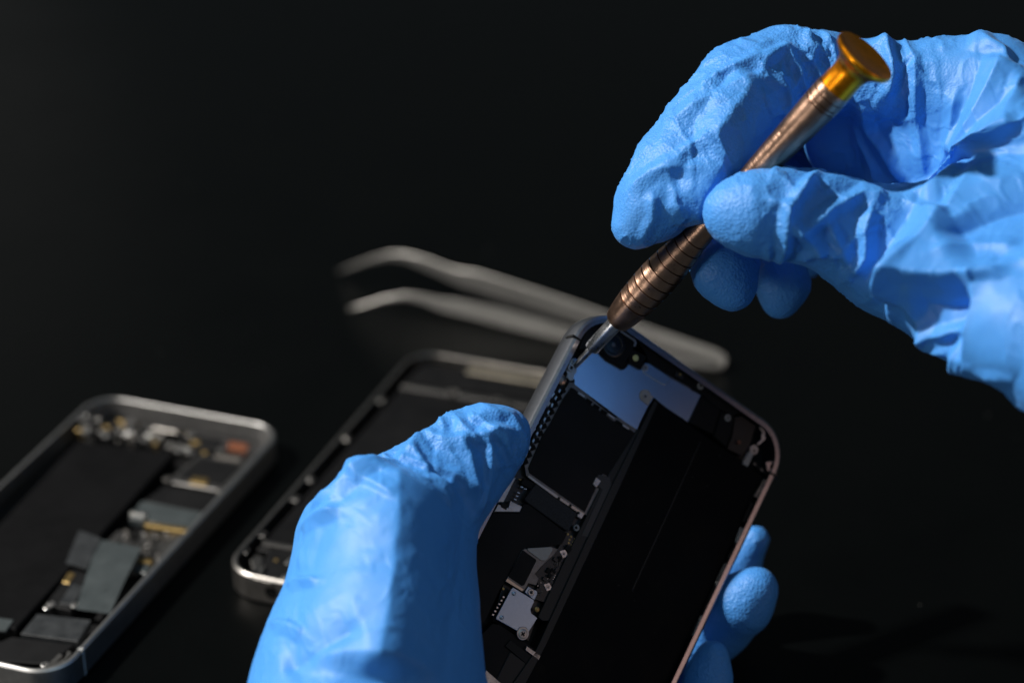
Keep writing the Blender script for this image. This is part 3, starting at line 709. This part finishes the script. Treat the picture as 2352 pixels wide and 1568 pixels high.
# castellated edge of the shield
def line(a, b, n): return [(a[0]+(b[0]-a[0])*k/(n-1), a[1]+(b[1]-a[1])*k/(n-1)) for k in range(n)]
for k, (x, y) in enumerate(line((402, 408), (254, 690), 11)):
    s = .9+.25*((k*7) % 3)
    hpr('shield_window', [C2(x-14*s, y-4), C2(x+3, y-12), C2(x+9, y+6), C2(x-8*s, y+14)], -1.66, -2.3, M_dark, lb, .03)
    hpr('shield_tooth', [C2(x-22, y+2), C2(x-15, y-8), C2(x-11, y-2), C2(x-18, y+12)], -1.5, -2.4, M_tin, lb, .03)
for k, (x, y) in enumerate(line((478, 425), (655, 553), 7)):
    if k in (1, 2, 3, 5):
        hpr('shield_window', [C2(x-12, y-8), C2(x+9, y+6), C2(x+3, y+17), C2(x-18, y+3)], -1.66, -2.3, M_dark, lb, .03)
    else:
        hpr('shield_tooth', [C2(x-16, y-12), C2(x+8, y+4), C2(x+4, y+10), C2(x-20, y-5)], -1.5, -2.3, M_steel, lb, .03)
# left side clips between rim and board
for k, (x, y) in enumerate(line((398, 352), (330, 500), 5)+line((300, 540), (255, 640), 5)):
    hpr('side_spring', [C2(x-12, y-6), C2(x-2, y-14), C2(x+3, y-4), C2(x-10, y+12)], -.9-.15*(k % 3), -2.4, [M_steel, M_black, M_tin][k % 3], hp, .05)
hpr('edge_strip', [C2(380, 380), C2(392, 385), C2(250, 690), C2(238, 680)], -1.8, -4, M_rub, hp, .05)
x, y = HP.px(*C2(395, 365), -1.0)
lathe('side_button', HP, x, y, [(1.2, -1.6), (1.2, -1.0), (.9, -.85)], mat('button_copper', (.38, .27, .2), .3, 1), hp, 20)
hpr('corner_clip', [A1(*p) for p in [(1010, 300), (1080, 260), (1180, 380), (1050, 560), (900, 560), (910, 520), (1000, 330)]], -1.6, -4, M_rub, hp, .1)
hpr('corner_clip', [A1(*p) for p in [(1040, 265), (1150, 190), (1240, 200), (1300, 260), (1260, 340), (1120, 400)]], -1.9, -5, M_black, hp, .1)
# gold rail, chip, brackets
hpr('shield_rail', [A3(*p) for p in [(700, 0), (780, 60), (980, 200), (1280, 400), (1262, 425), (960, 222), (765, 80), (680, 15)]], -1.9, -2.8, mat('warm_rail', (.42, .36, .29), .32, 1, var=.15), hp, .05)
for p in ((1005, 222), (1125, 300), (1210, 375)):
    hpr('rail_clip', [A3(p[0], p[1]), A3(p[0]+22, p[1]+14), A3(p[0]+12, p[1]+34), A3(p[0]-10, p[1]+20)], -1.75, -2.6, M_rub, hp, .03)
hpr('rail_clip', [A3(*p) for p in [(1225, 375), (1275, 405), (1245, 455), (1200, 428)]], -1.8, -2.8, M_steel, hp, .05)
hpr('foam_chip', [A3(*p) for p in [(770, 92), (1195, 392), (1198, 410), (1110, 585), (1090, 580), (655, 265), (655, 245)]], -1.7, -3.2, M_foam, hp, .15)
hpr('black_connector', [A3(*p) for p in [(640, 30), (770, 85), (720, 150), (610, 90)]], -2.2, -3.2, M_black, hp, .1)
hpr('slider_bracket', [C2(*p) for p in [(540, 740), (585, 750), (592, 790), (500, 990), (470, 985), (555, 800), (520, 780)]], -1.5, -2.6, M_flexd, hp, .1)
hpr('test_socket', [A3(*p) for p in [(1400, 20), (1450, 60), (1400, 130), (1365, 90)]], -1.4, -2.2, M_steel, hp, .08)
tabdisc(A3(1195, 548), -1.6, .75, mat('clear_ring', (.2, .22, .23), .2, 0), nm='plastic_ring'); x, y = HP.px(*A3(1190, 546), -1.5); lathe('ring_hole', HP, x, y, [(.35, -1.8), (.35, -1.56)], M_dark, hp, 14)
hpr('side_bracket', [A3(*p) for p in [(330, 380), (375, 300), (480, 340), (500, 265), (625, 325), (600, 382)]], -1.5, -2.6, M_steel, hp, .1)
hpr('bracket_latch', [A3(*p) for p in [(400, 290), (480, 300), (460, 360), (410, 330)]], -1.25, -2.0, M_rub, hp, .08)
hpr('edge_plate', [A3(*p) for p in [(470, 60), (560, 20), (430, 280), (370, 280), (360, 240)]], -1.4, -2.2, M_steel, hp, .08)
hpr('black_tape', [A3(*p) for p in [(330, 395), (600, 388), (640, 300), (690, 300), (1085, 600), (1080, 650), (1040, 720), (990, 732), (640, 770), (560, 920), (480, 1060), (390, 1200), (230, 1540), (90, 1568), (110, 1000), (105, 760), (170, 560)]], -2.0, -4.2, M_graph, hp, .1)
tb = hpr('side_module', [A3(*p) for p in [(620, 790), (650, 765), (690, 770), (930, 745), (1000, 770), (960, 830), (880, 900), (820, 960), (760, 1030), (800, 1080), (770, 1150), (690, 1130), (640, 1215), (450, 1110), (480, 1050)]], -1.7, -3.0, M_can, hp, .1)
hpr('module_label', [A3(*p) for p in [(628, 788), (640, 785), (770, 880), (772, 895), (648, 1145), (625, 1155), (490, 1065), (484, 1045)]], -1.55, -1.75, M_black, tb, .05)
hpr('paper_label', [A3(*p) for p in [(680, 768), (690, 762), (925, 748), (942, 760), (940, 785), (880, 885), (860, 890), (820, 886), (690, 790)]], -1.45, -1.72, M_cream, tb, .06)
hpr('metal_strip', [A3(*p) for p in [(470, 1075), (640, 1190), (625, 1212), (450, 1105)]], -1.5, -1.8, mat('warm_strip', (.45, .38, .3), .35, 1), tb, .04)
# small plate lower left
M_plate2 = mat('blue_reflection_metal', (.30, .38, .48), .34, 1, .5, var=.05, vscale=2000, bump=.1, bscale=5000)  # bluish base colour stands in for a blue reflection on the plate
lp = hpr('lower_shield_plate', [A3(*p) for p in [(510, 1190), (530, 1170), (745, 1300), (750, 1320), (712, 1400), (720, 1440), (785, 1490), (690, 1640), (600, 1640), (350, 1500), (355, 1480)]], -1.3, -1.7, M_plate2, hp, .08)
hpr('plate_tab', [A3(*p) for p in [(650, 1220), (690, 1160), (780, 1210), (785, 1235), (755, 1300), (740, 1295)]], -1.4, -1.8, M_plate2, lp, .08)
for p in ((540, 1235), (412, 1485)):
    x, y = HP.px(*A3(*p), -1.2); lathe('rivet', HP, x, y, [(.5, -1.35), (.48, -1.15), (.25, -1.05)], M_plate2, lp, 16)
tabdisc(C2(240, 1370), -1.12, 1.5, M_steel)
x, y = HP.px(*A3(780, 1400), -1.5); lathe('coax_contact', HP, x, y, [(.6, -2), (.6, -1.5), (.35, -1.4)], M_gold, hp, 16)
x, y = HP.px(*A3(428, 1185), -1.7); lathe('gold_contact', HP, x, y, [(.35, -2), (.33, -1.7), (.25, -1.65)], M_gold, hp, 12)
for k in range(6):
    x, y = 425-22*k, 1270+37*k
    hpr('solder_pad', [A3(x, y-12), A3(x+20, y-4), A3(x+12, y+14), A3(x-8, y+6)], -1.7, -2.2, M_tin, hp, .04)
for p in ((1137, 640), (1120, 672), (1175, 668), (1158, 700), (1142, 730), (1112, 706), (1103, 615)):
    x, y = HP.px(*A3(*p), -2.0); lathe('test_pad', HP, x, y, [(.26, -2.3), (.26, -2.02), (.2, -2.0)], M_gold, hp, 12)
hpr('board_section', [A3(*p) for p in [(1100, 600), (1210, 680), (1190, 760), (870, 1330), (740, 1290), (800, 1180), (760, 1030), (870, 900), (1000, 760)]], -2.05, -3.4, M_pcb, hp, .04)
for c in ((1060, 822), (893, 1168)):
    hpr('coax_socket', [A3(c[0]-45, c[1]-30), A3(c[0]+15, c[1]-45), A3(c[0]+50, c[1]+20), A3(c[0]-10, c[1]+42)], -1.85, -2.2, M_tin, hp, .06)
# surface-mount parts: individual small blocks
rr = random.Random(5)
cnt = 0
while cnt < 78:
    t = rr.random(); cx = 1120-300*t+rr.uniform(-70, 60); cy = 760+470*t+rr.uniform(-45, 45)
    if min(math.hypot(cx-1060, cy-822), math.hypot(cx-893, cy-1168)) < 60: continue
    if cx < 770+max(0, (1000-cy))*.35: continue
    big = rr.random() < .14; a, b = (26, 17) if big else (rr.uniform(4, 8), rr.uniform(3, 5)); th = -.96+rr.choice((0, 1.57))
    c_, s_ = math.cos(th), math.sin(th)
    pts = [A3(cx+x*c_-y*s_, cy+x*s_+y*c_) for x, y in ((-a, -b), (a, -b), (a, b), (-a, b))]
    hpr('board_component', pts, -1.55 if big else -1.85, -2.2, rr.choice((M_black, M_pcb)) if big else rr.choice((M_cer, M_tin, M_cer, M_black)), hp, .03); cnt += 1
for p in ((590, 180), (575, 215), (555, 250), (605, 42), (625, 120), (660, 140)):
    hpr('board_component', [A3(p[0]-14, p[1]-8), A3(p[0]+14, p[1]+2), A3(p[0]+8, p[1]+12), A3(p[0]-20, p[1]+2)], -1.9, -2.6, M_tin if p[1] > 100 else M_gold, hp, .03)
# bottom edge parts under the battery
hpr('lower_housing', [C2(*p) for p in [(120, 1330), (150, 1335), (300, 1440), (520, 1600), (500, 1760), (-100, 1760), (30, 1420)]], -1.9, -4.5, M_black, hp, .1)
hpr('lower_flex', [C2(*p) for p in [(190, 1395), (330, 1500), (330, 1540), (300, 1530), (170, 1420)]], -1.5, -2.4, M_rub, hp, .08)
hpr('lower_spring', [C2(*p) for p in [(255, 1420), (310, 1458), (302, 1475), (250, 1435)]], -1.2, -2.0, M_steel, hp, .05)
hpr('lower_module', [C2(*p) for p in [(190, 1440), (330, 1545), (300, 1640), (130, 1560)]], -1.6, -3.0, M_batt_side, hp, .2)
hpr('lower_bracket', [C2(*p) for p in [(95, 1515), (180, 1590), (150, 1620), (60, 1580)]], -1.4, -2.6, M_steel, hp, .1)
# ------------------------------------------------------------------ phones on the table
def table_phone(p, label, metal, name='phone_shell'):
    x, y, t = p; X = np.array([math.cos(t), math.sin(t), 0]); Y = np.array([math.sin(t), -math.cos(t), 0])
    pl = Plane(np.array([x, y, 7.6]), X, Y, (0, 0, 1.0))
    ORIG[0] = pl.P(29.3, 62, -7.6)
    t_ = thing(name, ORIG[0], label, 'phone')
    ring_frame('frame', pl, 58.6, 123.8, 9.0, metal, t_, 7.5, wall=1.25, prof='chamfer')
    prism('back_plate', pl, rrect(1.6, 1.6, 57, 122.2, 7.5), -6.2, -7.4, M_floor, t_, .05)
    return t_, pl
def B4(x, y): return (.4507*x, 861.3+.4507*y)
def B3(x, y): return (516.8+.4507*x, 861.3+.4507*y)
LPp, lpl = table_phone((-117.0, 596.7, math.radians(-20.9)), 'opened silver phone lying at the left with battery, boards and grey tape inside', M_alu2)
def lp_(name, pts, top, bot, m, par=LPp, bevel=.1): return prism(name, lpl, [lpl.px(*B4(*q), top) for q in pts], top, bot, m, par, bevel)
lp_('battery', [(400, 330), (890, 395), (80, 1290), (-420, 1200)], -1.4, -6, M_batt, LPp, .4)
lp_('shield_block', [(1010, 400), (1270, 440), (1130, 590), (850, 540)], -1.6, -6, M_can, LPp, .2)
lp_('shield_cover', [(1020, 415), (1235, 455), (1130, 560), (900, 520)], -1.4, -2, M_black, LPp, .1)
lp_('gold_connector', [(985, 515), (1065, 525), (1050, 558), (965, 545)], -1.2, -2, M_gold)
lp_('copper_sticker', [(1170, 335), (1265, 352), (1255, 385), (1155, 372)], -1.0, -2.4, M_orange)
lp_('brass_strip', [(1100, 400), (1230, 420), (1220, 436), (1090, 418)], -1.1, -2.2, M_cer)
lp_('dark_block', [(840, 560), (1125, 605), (1030, 700), (730, 640)], -1.8, -6, M_black, LPp, .2)
lp_('grey_plate', [(720, 640), (1040, 690), (965, 785), (660, 725)], -1.9, -4, M_flexg, LPp, .1)
lp_('silver_bar', [(665, 688), (748, 698), (742, 716), (660, 704)], -1.2, -2.6, M_tin)
lp_('silver_bar', [(745, 742), (962, 776), (955, 798), (735, 762)], -1.2, -2.6, M_gold)
lp_('logic_board', [(600, 790), (920, 810), (800, 985), (640, 1000), (530, 860)], -2.6, -4, M_can, LPp, .1)
lp_('white_bracket', [(905, 812), (945, 818), (820, 950), (795, 925)], -1.0, -2.4, M_alu3)
lp_('gold_connector', [(705, 930), (780, 935), (770, 955), (700, 950)], -1.4, -2.4, M_gold)
lp_('grey_connector', [(690, 960), (770, 965), (740, 1010), (680, 990)], -1.8, -2.8, M_flexg)
r2 = random.Random(3)
for k in range(60):
    cx, cy = r2.uniform(600, 880), r2.uniform(785, 930); g = r2.uniform(.35, .9)
    lp_('board_component', [(cx-12*g, cy-7*g), (cx+12*g, cy-3*g), (cx+8*g, cy+9*g), (cx-16*g, cy+5*g)], -1.9, -3, r2.choice((M_black, M_steel, M_cer, M_dark)), LPp, .05)
# curled tape: a sheet with a gentle bend and pressed arcs
def sheet(name, pl, pts4, m, par, hs, conv, rings=None, n=26):
    a, b, c, d = [np.array(pl.px(*conv(*q), 0)) for q in pts4]; V = []; Fc = []
    for i in range(n+1):
        for j in range(n+1):
            s, t = i/n, j/n; q = (a*(1-s)+b*s)*(1-t)+(d*(1-s)+c*s)*t
            h = hs(s, t)
            if rings is not None:
                rr_ = math.hypot((s-rings[0])*1.0, (t-rings[1])*1.3); h += .10*math.cos(rr_*70)*math.exp(-(rr_/.2)**2)
            V.append(pl.P(q[0], q[1], h))
    N = (n+1)**2; V += [p-np.array([0, 0, .12]) for p in V]
    for i in range(n):
        for j in range(n):
            k = i*(n+1)+j; Fc += [(k, k+1, k+n+2, k+n+1), (N+k, N+k+n+1, N+k+n+2, N+k+1)]
    for i in range(n):
        for q0, q1 in ((i*(n+1), (i+1)*(n+1)), (i*(n+1)+n, (i+1)*(n+1)+n), (i, i+1), (n*(n+1)+i, n*(n+1)+i+1)): Fc.append((q0, q1, N+q1, N+q0))
    return mesh_obj(name, V, Fc, m, ORIG[0], par, smooth=True, sharp=50)
sheet('grey_tape', lpl, [(505, 840), (722, 885), (560, 1205), (385, 1180)], M_flexg, LPp, lambda s, t: .3-.9*t+.5*math.sin(t*3), B4, rings=(.45, .3))
sheet('folded_tape', lpl, [(405, 800), (515, 842), (440, 995), (335, 962)], M_flexd, LPp, lambda s, t: .7-.3*t, B4)
lp_('connector_block', [(370, 985), (480, 1015), (360, 1195), (230, 1165)], -1.2, -4, M_black, LPp, .2)
lp_('gold_connector', [(350, 1000), (385, 1010), (350, 1060), (318, 1050)], -1.0, -1.4, M_gold)
lp_('connector_label', [(370, 1060), (435, 1075), (370, 1170), (300, 1160)], -1.0, -1.4, M_flexd)
lp_('lower_tape', [(190, 1215), (465, 1245), (395, 1355), (105, 1315)], -1.6, -4, M_flexd, LPp, .1)
lp_('lower_module', [(60, 1330), (380, 1370), (250, 1470), (-200, 1440)], -2.2, -5, M_black, LPp, .2)
lp_('battery_pull_tab', [(-60, 1225), (70, 1245), (30, 1300), (-100, 1290)], -1.1, -1.6, M_flexg, LPp, .1)
lp_('corner_bracket', [(255, 1460), (300, 1415), (320, 1425), (280, 1465), (330, 1440), (345, 1400), (365, 1410), (310, 1480), (240, 1490)], -.7, -2.5, M_alu3, LPp, .05)
def lscrew(p, h, r, m=M_steel): x, y = lpl.px(*B4(*p), h); screw(lpl, x, y, h, r, m, LPp, M_dark)
for p, r in (((262, 1162), 1.1), ((238, 1180), .9), ((1128, 585), 1.1), ((1288, 435), 1.2), ((1340, 385), 1.2), ((395, 945), .8), ((230, 1470), 1.1), ((385, 1165), 1.2), ((730, 720), .6), ((430, 215), 1.6), ((545, 300), 1.3), ((665, 235), 1.4), ((740, 320), 1.2), ((975, 300), 1.3), ((915, 375), 1.3), ((970, 385), 1.2), ((1130, 375), 1.1), ((440, 275), 1.6), ((855, 525), 1.2)):
    lscrew(p, -.9, r, r2.choice((M_steel, M_tin, M_alu3)))
for k in range(85):
    t = r2.random(); cx = 420+t*620+r2.uniform(-20, 20); cy = 185+t*110+r2.uniform(0, 110); w_, h_ = r2.uniform(4, 20), r2.uniform(3, 8)
    lp_('top_component', [(cx-w_, cy-h_), (cx+w_, cy-h_+w_*.3), (cx+w_-6, cy+h_+w_*.3), (cx-w_-6, cy+h_)], r2.uniform(-2.6, -1), -5, r2.choice((M_can, M_black, M_steel, M_can, M_black, M_pcb, M_cer, M_gold, M_black, M_tin)), LPp, .1)
lp_('earpiece_plate', [(790, 240), (905, 262), (895, 290), (780, 268)], -.9, -2, M_alu3, LPp, .1)
lp_('camera_ring', [(1010, 310), (1130, 330), (1110, 380), (1000, 360)], -1.2, -4, M_black, LPp, .3)
# antenna line on the outer side and rim near the front corner
xx, yy = lpl.px(*B4(388, 1388), 0)
prism('antenna_band', lpl, rect(58.0, yy, 1.22, .9), .03, -7.2, M_white, LPp, .02)
prism('antenna_band', lpl, rect(.6, yy, 1.22, .9), .03, -7.2, M_white, LPp, .02)
for k in range(7):   # speaker slots in the front edge
    c = lpl.P(14+k*1.9, 123.82, -4.2)
    V = [c+lpl.X*a+np.array([0, 0, b])+lpl.Y*d for d in (0, .05) for a, b in ((-.55, -.6), (.55, -.6), (.55, .6), (-.55, .6))]
    mesh_obj('speaker_slot', V, [(0, 1, 2, 3), (4, 5, 6, 7), (0, 1, 5, 4), (1, 2, 6, 5), (2, 3, 7, 6), (3, 0, 4, 7)], M_dark, ORIG[0], LPp, smooth=False)
# middle phone
MPp, mpl = table_phone((-28.4, 620.2, math.radians(-21.3)), 'emptied black phone shell with bare metal rim lying behind the gloved thumb', M_alu3)
def mp_(name, pts, top, bot, m, par=MPp, bevel=.1): return prism(name, mpl, [mpl.px(*q, top) for q in pts], top, bot, m, par, bevel)
mp_('screen_backing', [(975, 830), (1360, 890), (1000, 1340), (590, 1260)], -1.8, -6, M_graph, MPp, .3)
mp_('warm_connector_bar', [(1078, 836), (1262, 866), (1255, 884), (1070, 853)], -.9, -3, mat('warm_bar', (.62, .55, .44), .3, 1, var=.3, vscale=300), MPp, .15)
mp_('black_lining', [(960, 845), (1070, 858), (1250, 890), (1230, 915), (930, 875)], -1.2, -3, M_black, MPp, .1)
mp_('cross_brace', [(925, 880), (1220, 928), (1215, 936), (920, 888)], -1.0, -2.4, M_can, MPp, .1)
def mscrew(p, r, m=M_alu3, h=-.6): x, y = mpl.px(*p, h); screw(mpl, x, y, h, r, m, MPp, M_dark)
for p, r in (((1040, 900), 1.7), ((1141, 917), 1.5), ((1165, 925), 1.1), ((656, 1323), 1.0), ((712, 1095), .7), ((795, 1003), .7)):
    mscrew(p, r)
for p in ((872, 915), (793, 1004), (710, 1098), (676, 1142), (600, 1224), (560, 1262)):
    mp_('rim_clip', [(p[0], p[1]-6), (p[0]+14, p[1]-3), (p[0]+6, p[1]+8), (p[0]-8, p[1]+5)], -.8, -3, M_can, MPp, .1)
mp_('speaker_module', [(620, 1255), (760, 1275), (735, 1340), (590, 1325)], -1.2, -6, M_black, MPp, .4)
mp_('module_clip', [(606, 1240), (690, 1255), (688, 1262), (602, 1248)], -.8, -2, M_can, MPp, .05)
mp_('silver_spring', [(590, 1318), (604, 1296), (610, 1298), (598, 1322), (628, 1331), (624, 1338), (583, 1329)], -.5, -2, M_alu3, MPp, .04)
x, y = mpl.px(635, 1284, -1.0); lathe('brass_contact', mpl, x, y, [(.6, -1.6), (.6, -1.1), (.4, -1.0)], M_gold, MPp, 14)
mp_('round_motor', [(575, 1285), (590, 1270), (605, 1278), (600, 1305), (583, 1308)], -1.4, -5, M_can, MPp, .3)
mp_('contact_spring', [(655, 1290), (672, 1275), (678, 1278), (662, 1296)], -.8, -2, M_steel, MPp, .05)
c0 = mpl.P(14, 123.83, -3.9)
V = []; Fc = []
for k in range(20):
    a = 2*math.pi*k/20
    for d in (0, .05): V.append(c0+mpl.X*1.75*math.cos(a)+np.array([0, 0, 1.75*math.sin(a)])+mpl.Y*d)
Fc = [tuple(range(0, 40, 2)), tuple(range(1, 40, 2))]+[(2*k, 2*((k+1) % 20), 2*((k+1) % 20)+1, 2*k+1) for k in range(20)]
mesh_obj('headphone_jack', V, Fc, M_dark, ORIG[0], MPp, smooth=False)
# ------------------------------------------------------------------ tweezers lying on their side
def twz_arm(name, pts, parent, thick=.8):
    """pts: (u, v_top, v_bottom) outline of an arm's broad face, depth from the table distance"""
    V = []
    for (u, vt, vb, Z) in pts:
        p, q = CP+CM@cfp(u, vt, Z), CP+CM@cfp(u, vb, Z)
        n = np.array([.12, .99, 0])
        V += [p, q, q+n*thick, p+n*thick]
    n = len(pts); Fc = [(0, 1, 2, 3), (4*n-4, 4*n-3, 4*n-2, 4*n-1)]
    for k in range(n-1):
        for i in range(4):
            j = (i+1) % 4; Fc.append((4*k+i, 4*k+j, 4*k+4+j, 4*k+4+i))
    o = mesh_obj(name, V, Fc, M_twz, ORIG[0], parent, smooth=True, sharp=40)
    bv = o.modifiers.new('bevel', 'BEVEL'); bv.width = .0004; bv.segments = 2; bv.limit_method = 'ANGLE'
    return o
def tz(u, v): # distance of the table point under a pixel, along the view axis
    d = ray(u, v); return -CP[2]/d[2]
ZT0 = 727
ORIG[0] = CP+CM@cfp(1640, 850, tz(1640, 850)); ORIG[0][2] = 0
tw = thing('tweezers', ORIG[0], 'steel tweezers with bent pointed tips lying behind the phones', 'tweezers')
def zf(u): return tz(u, 625+(u-775)*.246)-3
def zn(u): return tz(u, 713+(u-800)*.16)-3
far = [(775, 623, 627), (800, 612, 620), (850, 592, 604), (895, 580, 596), (930, 580, 601), (980, 592, 622), (1030, 612, 645), (1062, 620, 660), (1090, 622, 668), (1150, 640, 690), (1250, 671, 722), (1350, 704, 752), (1450, 738, 786), (1550, 772, 822), (1610, 792, 846), (1645, 803, 851), (1662, 812, 844), (1669, 822, 832)]
near = [(800, 709, 713), (825, 701, 708), (880, 683, 693), (930, 673, 687), (970, 677, 697), (1010, 685, 714), (1040, 687, 722), (1090, 696, 734), (1150, 708, 750), (1250, 735, 775), (1350, 764, 798), (1450, 790, 818), (1550, 812, 836), (1610, 826, 846), (1640, 832, 848)]
twz_arm('arm', [(u, a, b, zf(u)) for u, a, b in far], tw)
twz_arm('arm', [(u, a, b, zn(u)) for u, a, b in near], tw)
print('objects', len(bpy.data.objects))
